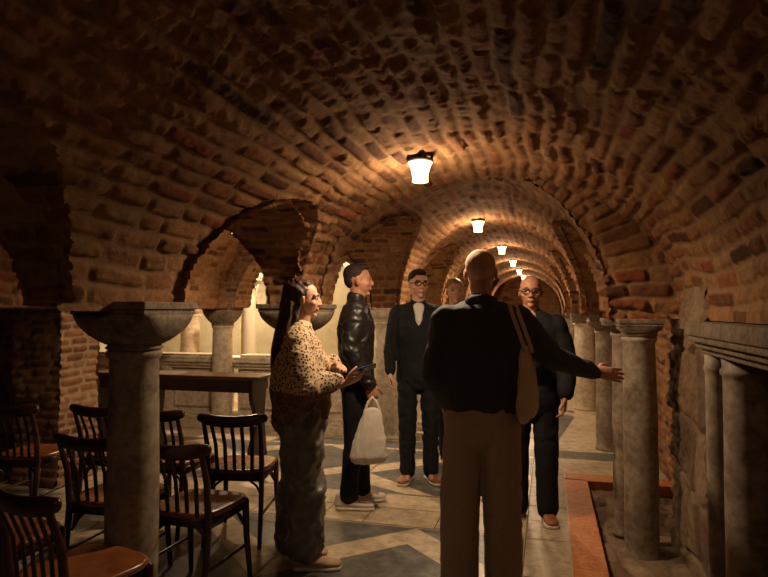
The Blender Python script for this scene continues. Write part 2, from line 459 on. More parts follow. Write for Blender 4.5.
# arcade wall above the balustrade
wall_xz('wall_back', -8.0, -1.62, 1.49, 3.4, 6.60, -1, .014, lambda x, y, z: in_trans(x, y, z) | (in_far(x, y, z)) | (in_left(x, y, z) & (x > -1.93)), 52, material=M_wallbrick, amp=.02, h=.07)
wall_xz('wall_back', -8.0, -1.95, 1.49, 3.4, 6.95, 1, .03, in_trans, 53)
for xc, b, r in TB:
    th = np.linspace(0, PI, 150); ys = np.linspace(6.58, 6.97, 28)
    T, Y = np.meshgrid(th, ys, indexing='ij')
    X = xc+b*np.cos(T); Z = 1.5+r*np.sin(T)
    surface('wall_back', np.stack([X, Y, Z], -1), np.stack([-np.cos(T), 0*T, -np.sin(T)], -1), Y, T*.82, np.ones_like(T, bool), M_wallbrick, L=.2, amp=.015, seed=55)
# right side: rubble wall between the pier and the first column, brick wall behind the columns
def right_wall_hole(x, y, z): return none(x, y, z)
wall_yz('wall_right', 3.46, 4.42, -.15, 1.62, .815, -1, .011, none, 60, material=M_stone, h=.42, L=.55, amp=.024, rough=.020, warp=.08)
wall_yz('wall_right', 4.38, 20.5, -.15, 2.4, .98, -1, .022, none, 61, material=M_brick, h=.075, amp=.02)
wall_yz('wall_right', -1.9, 3.5, -.12, 1.75, 1.58, -1, .03, none, 62, material=M_stone, h=.3, L=.4, amp=.04, rough=.03, warp=.08)
# left side: pier at the far side of the aisle, and the dark arched wall beyond the chairs
wall_yz('wall_left', 4.08, 4.52, 0, 2.2, -3.89, 1, .012, none, 63, material=M_wallbrick, h=.068, L=.2, amp=.016)
def blind(x, y, z):
    q = 1-((x+5.3)/.95)**2
    return (q > 0) & (z < 1.2+.95*np.sqrt(np.maximum(q, 0)))
wall_xz('wall_left', -8, -3.88, 0, 3.2, 4.08, -1, .018, blind, 64, material=M_wallbrick, h=.07, L=.2, amp=.02)
wall_xz('wall_left', -8, -3.88, 0, 3.2, 4.52, 1, .04, none, 65, material=M_wallbrick)
wall_yz('wall_left', -1.9, 4.1, 0, 3.2, -6.3, 1, .03, none, 66, material=M_wallbrick)
wall_yz('wall_left', 4.5, 6.7, 0, 3.2, -7.6, 1, .03, none, 67, material=M_wallbrick)
wall_xz('wall_front', -6.3, .9, 0, 2.8, -1.85, 1, .04, none, 68, material=M_wallbrick)
wall_xz('wall_far', -2.2, 1.2, 0, 2.8, 20.4, -1, .04, none, 69, material=M_brick)
wall_yz('wall_left', 7.0, 20.4, 0, 2.9, -2.25, 1, .04, lambda x, y, z: (y < 7.6), 70, material=M_wallbrick)
# vault over the outer left aisle (dark)
def flat_slab(name, x0, x1, y0, y1, z, th, m, mats=None):
    bm = bmesh.new(); box(bm, ((x0+x1)/2, (y0+y1)/2, z+th/2), (x1-x0, y1-y0, th))
    o = obj(name, bm, m, smooth=False); o['kind'] = 'structure'; return o
barrel_y('ceiling', -1.9, 6.62, (-5.1, 1.2, 1.48, 1.2), .03, none, 71, ZL, 1.47)
for i in range(3):
    yc, b, r = LB[i+1]
    barrel_x('ceiling', -4.1, -3.75, yc, b, 1.48, r, .03, none, 75+i, ZL)

# ------------------------------------------------------------------ floor
fb = bmesh.new()
def poly(pts, mi, z=0.0):
    f = fb.faces.new([fb.verts.new((p[0], p[1], z)) for p in pts]); f.material_index = mi
HX, HY0, HY1 = .31, -1.9, 5.45      # pit beyond HX, up to HY1
poly([(-8, -2), (.12, -2), (.12, 6.9), (-8, 6.9)], 0)
poly([(.12, 5.67), (1.1, 5.67), (1.1, 6.9), (.12, 6.9)], 0)
poly([(-8, 6.9), (1.1, 6.9), (1.1, 20.5), (-8, 20.5)], 0)
e1, e2 = .0012, .0024
def inlay(pts, mi, z=e1): poly(pts, mi, z)
def vcell(x0, x1, y0, y1, up=True, w=.20):
    """dark cell with a pale V band"""
    cx = (x0+x1)/2; hw = (x1-x0)/2
    f = (lambda t: y0+t) if not up else (lambda t: y1-t)
    H = y1-y0
    inlay([(x0, y0), (x1, y0), (x1, y1), (x0, y1)], 1)
    k = min(H, hw*.94)
    # chevron: apex at top centre
    inlay([(cx, f(0)), (cx+hw, f(k)), (cx+hw, f(k+.29)), (cx, f(.28)), (cx-hw, f(k+.29)), (cx-hw, f(k))], 0, e2)
    if H > k+.6:
        inlay([(cx-hw, f(k+.29)), (cx+hw*.0, f(H)), (cx-.25, f(H)), (cx-hw, f(k+.58))], 0, e2)
        inlay([(cx+hw, f(k+.29)), (cx, f(H)), (cx+.25, f(H)), (cx+hw, f(k+.58))], 0, e2)
for k in range(-3, 1):
    x0 = -1.56+k*1.42
    vcell(x0, x0+1.40, 1.55, 3.97)
    vcell(x0, x0+1.40, 4.68, 6.15, up=(k % 2 == 0))
    vcell(x0, x0+1.40, -1.0, 1.3)
vcell(-1.56, -.16, 7.05, 9.1); vcell(-.14, .34, 7.05, 9.2)
for yy in (9.7, 12.4, 15.0):
    vcell(-1.56, -.16, yy, yy+2.1); vcell(-.14, .34, yy, yy+2.1)
inlay([(-3, 6.22), (.9, 6.22), (.9, 6.55), (-3, 6.55)], 1)
# slab of warm cream near the pit and thin joints
inlay([(-.15, 3.42), (.115, 3.42), (.115, 6.1), (-.15, 6.1)], 2)
inlay([(-.15, 1.3), (.115, 1.3), (.115, 3.41), (-.15, 3.41)], 2)
for yj in (3.415, 4.65, 5.6): inlay([(-.15, yj), (.115, yj), (.115, yj+.008), (-.15, yj+.008)], 3, e2)
for xj in (-1.57, -.155, -2.985): inlay([(xj, -1), (xj+.007, -1), (xj+.007, 6.2), (xj, 6.2)], 3, .003)
for yj in (3.985, 4.66, 4.33): inlay([(-4.4, yj), (.11, yj), (.11, yj+.007), (-4.4, yj+.007)], 3, e2)
for xj in (-.75, -1.25, -2.1): inlay([(xj, 3.99), (xj+.006, 3.99), (xj+.006, 4.66), (xj, 4.66)], 3, e2)
fl = obj('floor', fb, [M_fl_pale, M_fl_dark, M_fl_mid, M_fl_joint], smooth=False); fl['kind'] = 'structure'
# orange kerb slabs round the pit
kb = bmesh.new()
box(kb, (.215, 1.90, -.042), (.19, 7.2-.03, .09), bev=.006)
box(kb, (.60, 5.56, -.042), (.96, .22, .09), bev=.006)
o = obj('trim_1', kb, M_orange, smooth=False); o['kind'] = 'structure'
# rubble ground in the pit
xs = np.linspace(.27, 1.15, 80); ys = np.linspace(-1.9, 5.5, 520)
X, Y = np.meshgrid(xs, ys, indexing='ij'); Z = np.full_like(X, -.09)
P = np.stack([X, Y, Z], -1); N = np.zeros_like(P); N[..., 2] = 1
surface('floor', P, N, Y, X, np.ones_like(X, bool), M_stone, h=.22, L=.3, amp=.018, rough=.022, seed=80, warp=.1)
gb = bmesh.new(); box(gb, (.7, 1.8, -.25), (1.0, 7.6, .1)); o = obj('floor', gb, M_earth, smooth=False); o['kind'] = 'structure'

# ------------------------------------------------------------------ columns
def column(x, y, label, group=None, r=.11, ztop=1.49, capw=.29, neck=1.275, zbot=0.0, bell=True, base=True, shaftmat=None, capmat=None, name='stone_column', sides=40, blockh=.055):
    t = empty(name, (x, y, zbot), 0, label, 'column', group)
    H = ztop-zbot; nk = neck-zbot
    bm = bmesh.new()
    prof = [(0, r*1.12), (.02, r*1.13), (.04, r*1.03)]
    for i in range(14):
        f = i/13; z = .06+(nk-.10)*f
        prof.append((z, r*(1.02-.06*f)+.004*math.sin(f*PI)))
    prof += [(nk-.03, r*1.03), (nk-.015, r*1.10), (nk, r*1.05)]
    lathe(bm, prof, n=sides)
    sh = obj('shaft', bm, shaftmat or M_shaft, t)
    # slight wear
    me = sh.data; n = len(me.vertices); co = np.empty(n*3); me.vertices.foreach_get('co', co); co = co.reshape(-1, 3)
    dn = fbm(co*7+np.array([x, y, 0])*3, 4, 3)*.004; rad = np.hypot(co[:, 0], co[:, 1]); k = 1+dn/np.maximum(rad, .02)
    co[:, 0] *= k; co[:, 1] *= k; me.vertices.foreach_set('co', co.ravel())
    bm = bmesh.new()
    if bell:
        hcap = ztop-blockh-neck; pr = [(nk, r*1.0, 2), (nk+.012, r*1.15, 2), (nk+.024, r*1.02, 2.2)]
        for i in range(9):
            f = i/8; w = r*1.05+(capw*1.02-r*1.05)*math.sin(f*PI/2)**.8
            pr.append((nk+.03+(hcap-.03)*f**1.3, w, 2.2+4.5*f**2))
        lathe(bm, pr, n=48)
        # acanthus-like leaf ribs on the bell
        for k in range(12):
            an = 2*PI*k/12+.13
            pts = []; rad = []
            for j in range(5):
                f = j/4; w = r*1.12+(capw*.88-r*1.1)*math.sin(f*PI/2)**.9
                pts.append((math.cos(an)*w, math.sin(an)*w, nk+.035+(hcap-.05)*f)); rad.append((.022+.012*f, .008))
            loft(bm, pts, rad, side=(-math.sin(an), math.cos(an), 0), n=8)
    else:
        lathe(bm, [(nk, r, 2), (nk+.01, r*1.12, 2), (nk+.03, r*1.05, 3), (nk+.05, r*1.3, 8), (nk+.07, r*1.3, 8), (nk+.085, capw*.95, 10), (ztop-zbot-blockh, capw*.97, 10)], n=40)
    obj('capital', bm, capmat or M_cap, t)
    bm = bmesh.new()
    zt = ztop-zbot
    box(bm, (0, 0, zt-blockh*.30), (capw*2, capw*2, blockh*.6), bev=.006)
    box(bm, (0, 0, zt-blockh*.8), (capw*1.9, capw*1.9, blockh*.4), bev=.003)
    if bell and capw > .24:
        nd = 14
        for s in range(4):
            for k in range(nd):
                q = -capw*.93+(k+.5)*capw*1.86/nd
                a = s*PI/2; p = Vector((math.cos(a)*capw*.965-math.sin(a)*q, math.sin(a)*capw*.965+math.cos(a)*q, zt-blockh*.8))
                box(bm, p, (.016, capw*1.86/nd*.5, blockh*.34), rz=a)
    obj('abacus', bm, capmat or M_cap, t, smooth=False)
    if base:
        bm = bmesh.new(); lathe(bm, [(0, r*1.45, 9), (.05, r*1.45, 9), (.052, r*1.32, 2), (.07, r*1.36, 2), (.088, r*1.30, 2), (.10, r*1.1, 2)], n=36)
        obj('base', bm, M_shaft, t)
    return t
column(-1.79, 2.31, 'thick weathered column with bulging basket capital standing among the dark chairs', capw=.195, r=.108, neck=1.275, base=False)
column(-1.78, 4.10, 'column with dark flared capital directly behind the long-haired woman', r=.115, capw=.225, ztop=1.50, base=False)
column(-1.78, 6.77, 'stout pale column at far end of the balustrade between leather-jacket man and man in glasses', r=.19, capw=.235, ztop=1.50, neck=1.33, shaftmat=M_pale, capmat=M_pale, base=False)
column(-3.94, 6.74, 'slim column with basket capital rising in front of the marble balustrade', r=.125, capw=.195, ztop=1.52, neck=1.27, shaftmat=M_pale, capmat=M_cap, base=False)
column(.56, 4.15, 'right-hand grey column with square moulded capital standing in the sunken strip', r=.10, capw=.135, ztop=1.40, neck=1.285, zbot=-.10, bell=False, base=False, blockh=.05)
column(.50, 4.46, 'thin shaft tucked close behind the nearest free right-hand column', r=.075, capw=.14, ztop=1.40, neck=1.30, zbot=-.08, bell=False, base=False, blockh=.05)
column(.60, 6.75, 'stained column beyond the orange slab, second along the right row', r=.12, capw=.20, ztop=1.41, neck=1.24, bell=True, base=False)
column(.52, 9.40, 'pale column third along the right row, behind the outstretched arm', r=.15, capw=.2, ztop=1.41, neck=1.27, bell=False, base=False, shaftmat=M_pale)
for k, yy in enumerate((12.1, 14.76)):
    column(.52, yy, 'distant column farther down the right row of the vault', 'far columns of the right row', r=.12, capw=.2, ztop=1.41, neck=1.27, bell=False, base=False)
for k, yy in enumerate((9.43, 12.1)):
    column(-1.78, yy, 'distant column down the left row beyond the balustrade', 'far columns of the left row', r=.13, capw=.26, ztop=1.50, neck=1.27, base=False)
# the pier at the right edge: two engaged shafts under one deep moulded impost
pier = empty('clustered_pier', (.98, 2.95, -.1), 0, 'dark clustered pier of two round shafts under a broad moulded ledge at right edge', 'pier')
def shaft_at(px, py, r):
    bm = bmesh.new(); z1 = 1.335
    lathe(bm, [(0, r*1.05), (.3, r*1.02), (.8, r), (1.23, r*.98), (1.25, r*1.0), (1.26, r*1.1), (1.28, r*1.1), (1.29, r*1.0), (z1, r*1.05)], c=(px-.98, py-2.95, 0), n=32)
    obj('shaft', bm, M_shaft, pier)
shaft_at(.79, 3.27, .05); shaft_at(.86, 3.06, .095)
bm = bmesh.new()
for z0, z1, g in ((1.235, 1.265, .0), (1.265, 1.295, .025), (1.295, 1.325, .05), (1.325, 1.395, .06)):
    box(bm, (.06, -.22, z0+(z1-z0)/2+.10-.0), (.58+g*2, 1.30+g*2, z1-z0), bev=.008)
im = obj('impost', bm, M_impost, pier)
bm = bmesh.new(); box(bm, (.16, -.26, .66), (.34, 1.0, 1.34)); obj('core', bm, M_stone, pier, smooth=False)

# ------------------------------------------------------------------ balustrade and chapel
bal = empty('marble_balustrade', (-3.9, 6.95, 0), 0, 'long pale marble balustrade with moulded rail and pilasters behind the dark table', 'balustrade')
bm = bmesh.new()
for z0, z1, d in ((.72, .76, .20), (.76, .80, .26), (.80, .835, .32), (.835, .87, .30)): box(bm, (0, 0, (z0+z1)/2), (5.2, d, z1-z0), bev=.006)
for (xa, xb) in ((-2.6, -.16), (.16, 2.0)): box(bm, ((xa+xb)/2, 0, .885), (xb-xa, .26, .03), bev=.006)
obj('top_rail', bm, M_pale, bal, smooth=False)
for k, xx in enumerate((-2.2, -1.35, -.5, .45, 1.2, 1.9)):
    bm = bmesh.new(); box(bm, (xx, 0, .45), (.72, .10, .56), bev=.004)
    for w, zz in ((.60, .68), (.60, .24)): box(bm, (xx, -.062, zz), (w, .03, .025), bev=.004)
    for sx in (-.3, .3): box(bm, (xx+sx, -.062, .46), (.025, .03, .46), bev=.004)
    obj('panel', bm, M_pale, bal, smooth=False)
for xx in (-2.55, -1.78, -.92, -.08, .83, 1.56):
    bm = bmesh.new(); box(bm, (xx, -.03, .45), (.13, .16, .55), bev=.006)
    for s in (-.03, 0, .03): box(bm, (xx+s, -.112, .45), (.014, .012, .44))
    obj('pilaster', bm, M_pale, bal, smooth=False)
bm = bmesh.new()
for z0, z1, d in ((0, .09, .62), (.09, .14, .40), (.14, .18, .30)): box(bm, (0, -.02, (z0+z1)/2), (5.2, d, z1-z0), bev=.006)
obj('base_step', bm, M_pale, bal, smooth=False)
# chapel shell
for nm, cc, ss in (('wall_chapel_back', (-5.2, 11.2, 1.6), (6.4, .2, 3.4)), ('wall_chapel_left', (-8.2, 9.0, 1.6), (.2, 4.4, 3.4)), ('wall_chapel_right', (-2.12, 9.1, 1.6), (.12, 4.2, 3.4))):
    bm = bmesh.new(); box(bm, cc, ss); o = obj(nm, bm, M_plaster, smooth=False); o['kind'] = 'structure'
flat_slab('ceiling_chapel', -8.3, -2.05, 6.95, 11.3, 3.25, .1, M_plaster)
def arch_ring(x, y, r0, r1, d, z):
    bm = bmesh.new(); rings = []
    for k in range(25):
        a = PI*k/24; c_, s_ = math.cos(a), math.sin(a)
        rings.append([bm.verts.new((x+q*c_, y+dy, z+q*s_)) for q, dy in ((r0, -d/2), (r1, -d/2), (r1, d/2), (r0, d/2))])
    for A, B in zip(rings, rings[1:]):
        for k in range(4): bm.faces.new((A[k], A[(k+1) % 4], B[(k+1) % 4], B[k]))
    bm.faces.new(rings[0]); bm.faces.new(rings[-1])
    return bm
for n_, xx in enumerate((-3.55, -5.75)):
    o = obj('trim_%d' % (n_+2), arch_ring(xx, 8.75, .86, 1.08, .5, 1.52), M_white, smooth=False); o['kind'] = 'structure'
column(-4.33, 8.15, 'tall white column with plain block capital seen through the left arch', r=.105, capw=.17, ztop=1.98, neck=1.82, bell=False, base=False, shaftmat=M_white, capmat=M_white)
column(-5.42, 8.3, 'pale pilaster-like column beyond the balustrade, left of the slim basket-capital column', r=.15, capw=.22, ztop=1.58, neck=1.40, bell=False, base=False, shaftmat=M_pale, capmat=M_pale)
column(-2.62, 8.6, 'pale yellowish column glimpsed beside the leather-jacket man', r=.12, capw=.2, ztop=1.58, neck=1.40, bell=False, base=False, shaftmat=M_white, capmat=M_white)

# ------------------------------------------------------------------ lamps
def lamp(x, y, z, label, group, power, first=True):
    t = empty('ceiling_lamp', (x, y, z), 0, label, 'lamp', group)
    bm = bmesh.new(); lathe(bm, [(.120, .072), (.127, .078), (.134, .072)], n=32)
    for k in range(3):
        a = k*2*PI/3; loft(bm, [(math.cos(a)*.07, math.sin(a)*.07, .13), (math.cos(a)*.07, math.sin(a)*.07, .20)], [.006, .006], n=8)
    obj('mounting_plate', bm, M_metal, t)
    bm = bmesh.new()
    prof = [(.113, .072), (.09, .060), (.06, .051), (.03, .046), (.0, .047)]
    rings = []
    for z_, r_ in prof+[(z_, r_-.004) for z_, r_ in reversed(prof)]:
        rings.append([bm.verts.new((r_*math.cos(2*PI*k/32), r_*math.sin(2*PI*k/32), z_)) for k in range(32)])
    for A, B in zip(rings, rings[1:]+rings[:1]):
        for k in range(32): bm.faces.new((A[k], A[(k+1) % 32], B[(k+1) % 32], B[k]))
    obj('glass_shade', bm, M_shade, t)
    bm = bmesh.new(); ell(bm, (0, 0, .055), (.026, .026, .036)); loft(bm, [(0, 0, .09), (0, 0, .12)], [.014, .014], n=12)
    obj('bulb', bm, M_bulb, t)
    ld = bpy.data.lights.new('lamp_light', 'POINT'); ld.energy = power; ld.color = LAMP; ld.shadow_soft_size = .045
    lo = bpy.data.objects.new('lamp_light', ld); C.objects.link(lo); lo.parent = t; lo.location = (0, 0, -.055)
    ls = bpy.data.lights.new('lamp_spot', 'SPOT'); ls.energy = power*SPOT; ls.color = LAMP; ls.shadow_soft_size = .045
    ls.spot_size = math.radians(166); ls.spot_blend = .45
    so = bpy.data.objects.new('lamp_spot', ls); C.objects.link(so); so.parent = t; so.location = (0, 0, -.05)
    return t
PW = 15.5
SPOT = 4.6
lamp(-.715, 3.42, 2.205, 'nearest glowing flared glass lamp under the brick vault crown', None, PW)
lamp(-.74, 6.66, 2.325, 'second glowing glass lamp along the vault, above the bald head', None, PW)
lamp(-.68, 9.40, 2.33, 'third small glowing lamp receding down the vault', None, PW)
for i, yy in enumerate((12.1, 14.76, 17.4)):
    lamp(-.66, yy, 2.33, 'small far-off glowing lamp deep down the vault', 'farthest lamps of the vault', PW)
lamp(-2.90, 5.2, 2.20, 'glowing glass lamp under the side aisle vault left of the nave', None, 11)
lamp(-3.6, 7.75, 3.0, 'lamp on the chapel ceiling beyond the balustrade', 'chapel lamps', 55)
lamp(-5.4, 9.6, 3.0, 'lamp on the chapel ceiling beyond the balustrade', 'chapel lamps', 55)
lamp(-.45, -.8, 2.25, 'glass lamp of the bay behind the viewer', None, 1.7)

# ------------------------------------------------------------------ furniture
def make_chair(label):
    t = empty('dining_chair', (0, 0, 0), 0, label, 'chair', None)
    bm = bmesh.new()      # origin under the seat centre, back towards -Y
    n = 28; ring = []
    for z, q in ((.435, .96), (.44, .99), (.452, 1.0), (.462, .985), (.464, .93)):
        rr = []
        for k in range(n):
            a = 2*PI*k/n; c_, s_ = math.cos(a), math.sin(a)
            w = .195+.02*s_; x = math.copysign(abs(c_)**.5, c_)*w*q; y = math.copysign(abs(s_)**.55, s_)*.20*q
            rr.append(bm.verts.new((x, y, z)))
        ring.append(rr)
    for A, B in zip(ring, ring[1:]):
        for k in range(n): bm.faces.new((A[k], A[(k+1) % n], B[(k+1) % n], B[k]))
    bm.faces.new(list(reversed(ring[0])))
    inner = [bm.verts.new((v.co.x*.75, v.co.y*.75, .458)) for v in ring[-1]]
    for k in range(n): bm.faces.new((ring[-1][k], ring[-1][(k+1) % n], inner[(k+1) % n], inner[k]))
    bm.faces.new(inner)
    obj('seat', bm, M_seat, t)
    bm = bmesh.new()
    for sx in (-1, 1): box(bm, (sx*.165, 0, .415), (.022, .33, .05))
    for sy in (-1, 1): box(bm, (0, sy*.165, .415), (.33, .022, .05))
    for sx in (-1, 1):
        for sy in (-1, 1):   # bent brackets
            loft(bm, [(sx*.165, sy*.165, .30), (sx*.155, sy*.14, .36), (sx*.12, sy*.10, .40)], [.008]*3, n=8)
            loft(bm, [(sx*.165, sy*.165, .30), (sx*.13, sy*.16, .36), (sx*.08, sy*.165, .40)], [.008]*3, n=8)
    obj('apron', bm, M_wood, t)
    for sx in (-1, 1):
        bm = bmesh.new(); loft(bm, [(sx*.172, .168, .43), (sx*.175, .175, .25), (sx*.185, .20, 0.008)], [.019, .017, .013], n=10); obj('leg', bm, M_wood, t)
        bm = bmesh.new()
        loft(bm, [(sx*.175, -.24, 0.008), (sx*.172, -.20, .22), (sx*.17, -.18, .43), (sx*.172, -.20, .62), (sx*.176, -.255, .775)], [.014, .016, .018, .016, .013], n=10)
        obj('leg', bm, M_wood, t)
    bm = bmesh.new(); pts = []; rad = []
    for k in range(9):
        f = k/4-1; pts.append((f*.205, -.262+.03*f*f-.012, .772+.022*abs(f)**2)); rad.append((.017, .036 if abs(f) < .9 else .026))
    loft(bm, pts, [(b, a) for a, b in rad], side=(0, 0, 1), n=12)
    obj('top_rail', bm, M_wood, t)
    for k in range(5):
        f = (k-2)/2; bm = bmesh.new()
        loft(bm, [(f*.11, -.185, .45), (f*.115, -.205, .62), (f*.125, -.262, .762)], [(.0125, .006), (.0125, .006), (.0125, .006)], n=8)
        obj('slat', bm, M_wood, t)
    for a, b in (((-.18, -.19, .2), (-.178, .18, .2)), ((.18, -.19, .2), (.178, .18, .2))):
        bm = bmesh.new(); loft(bm, [a, b], [.009, .009], n=8); obj('stretcher', bm, M_wood, t)
    return t
chair_spots = [
    (-1.76, 2.80, -.03, 'dark slat-back chair nearest right of the thick column, seat lit orange'),
    (-1.93, 3.58, .20, 'slat-back chair just left of the woman with its back facing the viewer'),
    (-2.27, 2.83, .03, 'dark chair whose back shows directly left of the thick column, middle row'),
    (-2.46, 3.62, .0, 'chair half hidden right behind the thick column beside the table leg'),
    (-2.94, 3.66, .05, 'chair in back row left of the column, against the lit brick corner'),
    (-3.53, 3.50, .1, 'shadowy back-row chair at left, in front of the dark wall'),
    (-1.755, 1.98, -.24, 'foreground red-brown chair at lower left with glossy seat cut by the frame'),
    (-2.36, 2.16, .1, 'almost black chair at the extreme left edge of the picture'),
]
ch0 = make_chair(chair_spots[0][3])
for i, (x, y, r, lab) in enumerate(chair_spots):
    o = ch0 if i == 0 else copy_tree(ch0)
    o.location = (x, y, 0); o.rotation_euler = (0, 0, r); o['label'] = lab; o['group'] = 'dark wooden slat-back chairs'
tb = empty('long_table', (-3.68, 5.46, 0), 0, 'long dark wooden desk with narrow top and shaped legs before the balustrade', 'table')
bm = bmesh.new(); box(bm, (0, 0, .80), (1.96, .36, .022), bev=.006); obj('table_top', bm, M_tabletop, tb, smooth=False)
bm = bmesh.new(); box(bm, (0, -.185, .72), (1.80, .025, .125), bev=.003); box(bm, (0, .185, .72), (1.80, .025, .125), bev=.003); obj('apron', bm, M_table, tb, smooth=False)
for xx in (-.90, -.27, .90):
    bm = bmesh.new()
    loft(bm, [(xx, -.03, .785), (xx, -.03, .60), (xx, 0, .42), (xx, .0, .26), (xx, -.03, .10), (xx, -.03, .0)], [(.026, .17), (.026, .15), (.026, .09), (.026, .11), (.026, .17), (.026, .19)], side=(1, 0, 0), n=16, ends=False, sq=6)
    obj('leg', bm, M_table, tb, smooth=False)

# ------------------------------------------------------------------ people
def remesh(bm, name, voxel, smooth_it=4, wr=0.0, wscale=(6, 6, 3), seed=0, drop=None, ridge=False):
    me = bpy.data.meshes.new(name+'_raw')
    bmesh.ops.recalc_face_normals(bm, faces=bm.faces)
    bm.to_mesh(me); bm.free()
    o = bpy.data.objects.new(name+'_raw', me); C.objects.link(o)
    r = o.modifiers.new('r', 'REMESH'); r.mode = 'VOXEL'; r.voxel_size = voxel; r.adaptivity = 0
    if smooth_it:
        s = o.modifiers.new('s', 'SMOOTH'); s.factor = .5; s.iterations = smooth_it
    dg = bpy.context.evaluated_depsgraph_get()
    m2 = bpy.data.meshes.new_from_object(o.evaluated_get(dg))
    m2.name = name
    bpy.data.objects.remove(o, do_unlink=True); bpy.data.meshes.remove(me)
    n = len(m2.vertices)
    if wr and n:
        co = np.empty(n*3); m2.vertices.foreach_get('co', co); co = co.reshape(-1, 3)
        no = np.empty(n*3); m2.vertices.foreach_get('normal', no); no = no.reshape(-1, 3)
        p = co*np.array(wscale); w = fbm(p+fbm(co*4, seed+40, 2)[:, None]*.8, seed, 3)
        w = 1-2*np.abs(w)       # ridged folds
        co = co+no*(wr*w)[:, None]
        m2.vertices.foreach_set('co', co.ravel())
    m2.polygons.foreach_set('use_smooth', np.ones(len(m2.polygons), bool)); m2.update()
    return m2

def head_geo(bm, T, k=1.0, female=False):
    """T: 4x4 head frame, +Y forward"""
    def E(c, r, rot=None):
        M = T @ Matrix.Translation(Vector(c)*k)
        if rot is not None: M = M @ rot
        bmesh.ops.create_uvsphere(bm, u_segments=28, v_segments=16, radius=1.0, matrix=M @ Matrix.Diagonal((r[0]*k, r[1]*k, r[2]*k, 1)))
    def Lf(pts, rad, side=(1, 0, 0), n=14):
        loft(bm, [T @ (Vector(p)*k) for p in pts], [(a*k, b*k) if not isinstance(a, tuple) else a for a, b in [(q if isinstance(q, tuple) else (q, q)) for q in rad]], side=(T.to_3x3() @ Vector(side)), n=n)
    E((0, -.018, .030), (.076, .094, .084))
    E((0, .020, -.020), (.066, .070, .088))
    Lf([(0, .018, -.045), (0, .038, -.088)], [(.056, .054), (.030, .032)])
    E((0, .064, -.098), (.022, .018, .016))
    Lf([(-.05, .068, .020), (0, .082, .024), (.05, .068, .020)], [.011, .012, .011], side=(0, 0, 1))
    Lf([(0, .080, .010), (0, .094, -.016), (0, .099, -.030)], [(.008, .010), (.011, .012), (.014, .012)])
    E((-.012, .092, -.034), (.009, .010, .008)); E((.012, .092, -.034), (.009, .010, .008))
    for s in (-1, 1):
        E((s*.040, .052, -.028), (.024, .026, .024))
        E((s*.078, -.008, -.012), (.009, .018, .031), Matrix.Rotation(s*-.35, 4, 'Z'))
        E((s*.034, .070, .002), (.014, .010, .009))
    E((0, .083, -.058), (.024, .010, .006)); E((0, .081, -.068), (.020, .010, .007))

HS = .12
def hand_geo(bm, w, d, n, thumb, curl=.35, spread=None, k=1.0, curls=None):
    spread = HS if spread is None else spread
    """w wrist, d along the hand, n palm normal, thumb +1/-1 on the side d x n"""
    w = Vector(w); d = Vector(d).normalized(); n = Vector(n); n = (n-d*n.dot(d)).normalized(); s = d.cross(n)
    loft(bm, [w-d*.03*k, w+d*.02*k, w+d*.055*k, w+d*.088*k], [(.026*k, .019*k), (.033*k, .018*k), (.041*k, .016*k), (.039*k, .013*k)], side=s, n=16)
    for i, (off, L) in enumerate(((.0305, .070), (.0105, .079), (-.0100, .073), (-.0290, .058))):
        o_ = off*thumb; c = curls[i] if curls else curl
        dd = (d+s*(off*thumb)*spread*30*.3).normalized(); p = w+d*.080*k+s*o_*k
        pts = [p-dd*.015*k]; a = 0
        for j, f in enumerate((.45, .32, .25)):
            pts.append(p.copy()); a += c*(.8 if j == 0 else 1.0)
            dirn = dd*math.cos(a)+n*math.sin(a)
            p = p+dirn*L*f*k
        pts.append(p)
        loft(bm, pts, [.0095*k, .0095*k, .009*k, .0082*k, .0068*k], side=s, n=10)
    p = w+d*.022*k+s*thumb*.022*k+n*.005
    q1 = p+(d*.55+s*thumb*.75+n*.25).normalized()*.042*k; q2 = q1+(d*.85+s*thumb*.35+n*.35).normalized()*.030*k
    q3 = q2+(d*.95+s*thumb*.1+n*.4).normalized()*.024*k
    loft(bm, [p, q1, q2, q3], [.015*k, .0125*k, .010*k, .008*k], side=n, n=10)

def shoe(parent, loc, rz, L, upper, solem, W=.047, label=None):
    t = Matrix.Translation(loc) @ Matrix.Rotation(rz, 4, 'Z')
    def p(x, y, z): return t @ Vector((x, y, z))
    bm = bmesh.new(); sd = t.to_3x3() @ Vector((1, 0, 0))
    loft(bm, [p(0, -L*.24, .050), p(0, -L*.05, .052), p(0, L*.2, .044), p(0, L*.42, .038), p(0, L*.62, .034)], [(W*.72, .034), (W*.78, .040), (W*.88, .030), (W*.98, .024), (W*.8, .018)], side=sd)
    loft(bm, [p(0, -L*.20, .05), p(0, -L*.18, .095)], [(.036, .042), (.034, .040)], side=sd)
    loft(bm, [p(0, -L*.02, .078), p(0, L*.22, .058)], [(.026, .014), (.026, .010)], side=sd)
    o = link_mesh('shoe', remesh(bm, 'shoe', .006, 3), upper, parent)
    bm = bmesh.new()
    loft(bm, [p(0, -L*.27, .013), p(0, -L*.1, .013), p(0, L*.2, .013), p(0, L*.45, .013), p(0, L*.64, .013)], [(W*.76, .0125), (W*.80, .0125), (W*.86, .0125), (W*1.06, .0125), (W*.82, .0125)], side=sd, n=20, sq=4)
    obj('sole', bm, solem, o)
    bm = bmesh.new()
    for j in range(4):
        y = L*(.08+.075*j); z = .096-.011*j
        loft(bm, [p(-.024, y, z-.012), p(0, y, z+.002), p(.024, y, z-.012)], [.0032]*3, n=6)
    obj('laces', bm, solem, o)
    return o

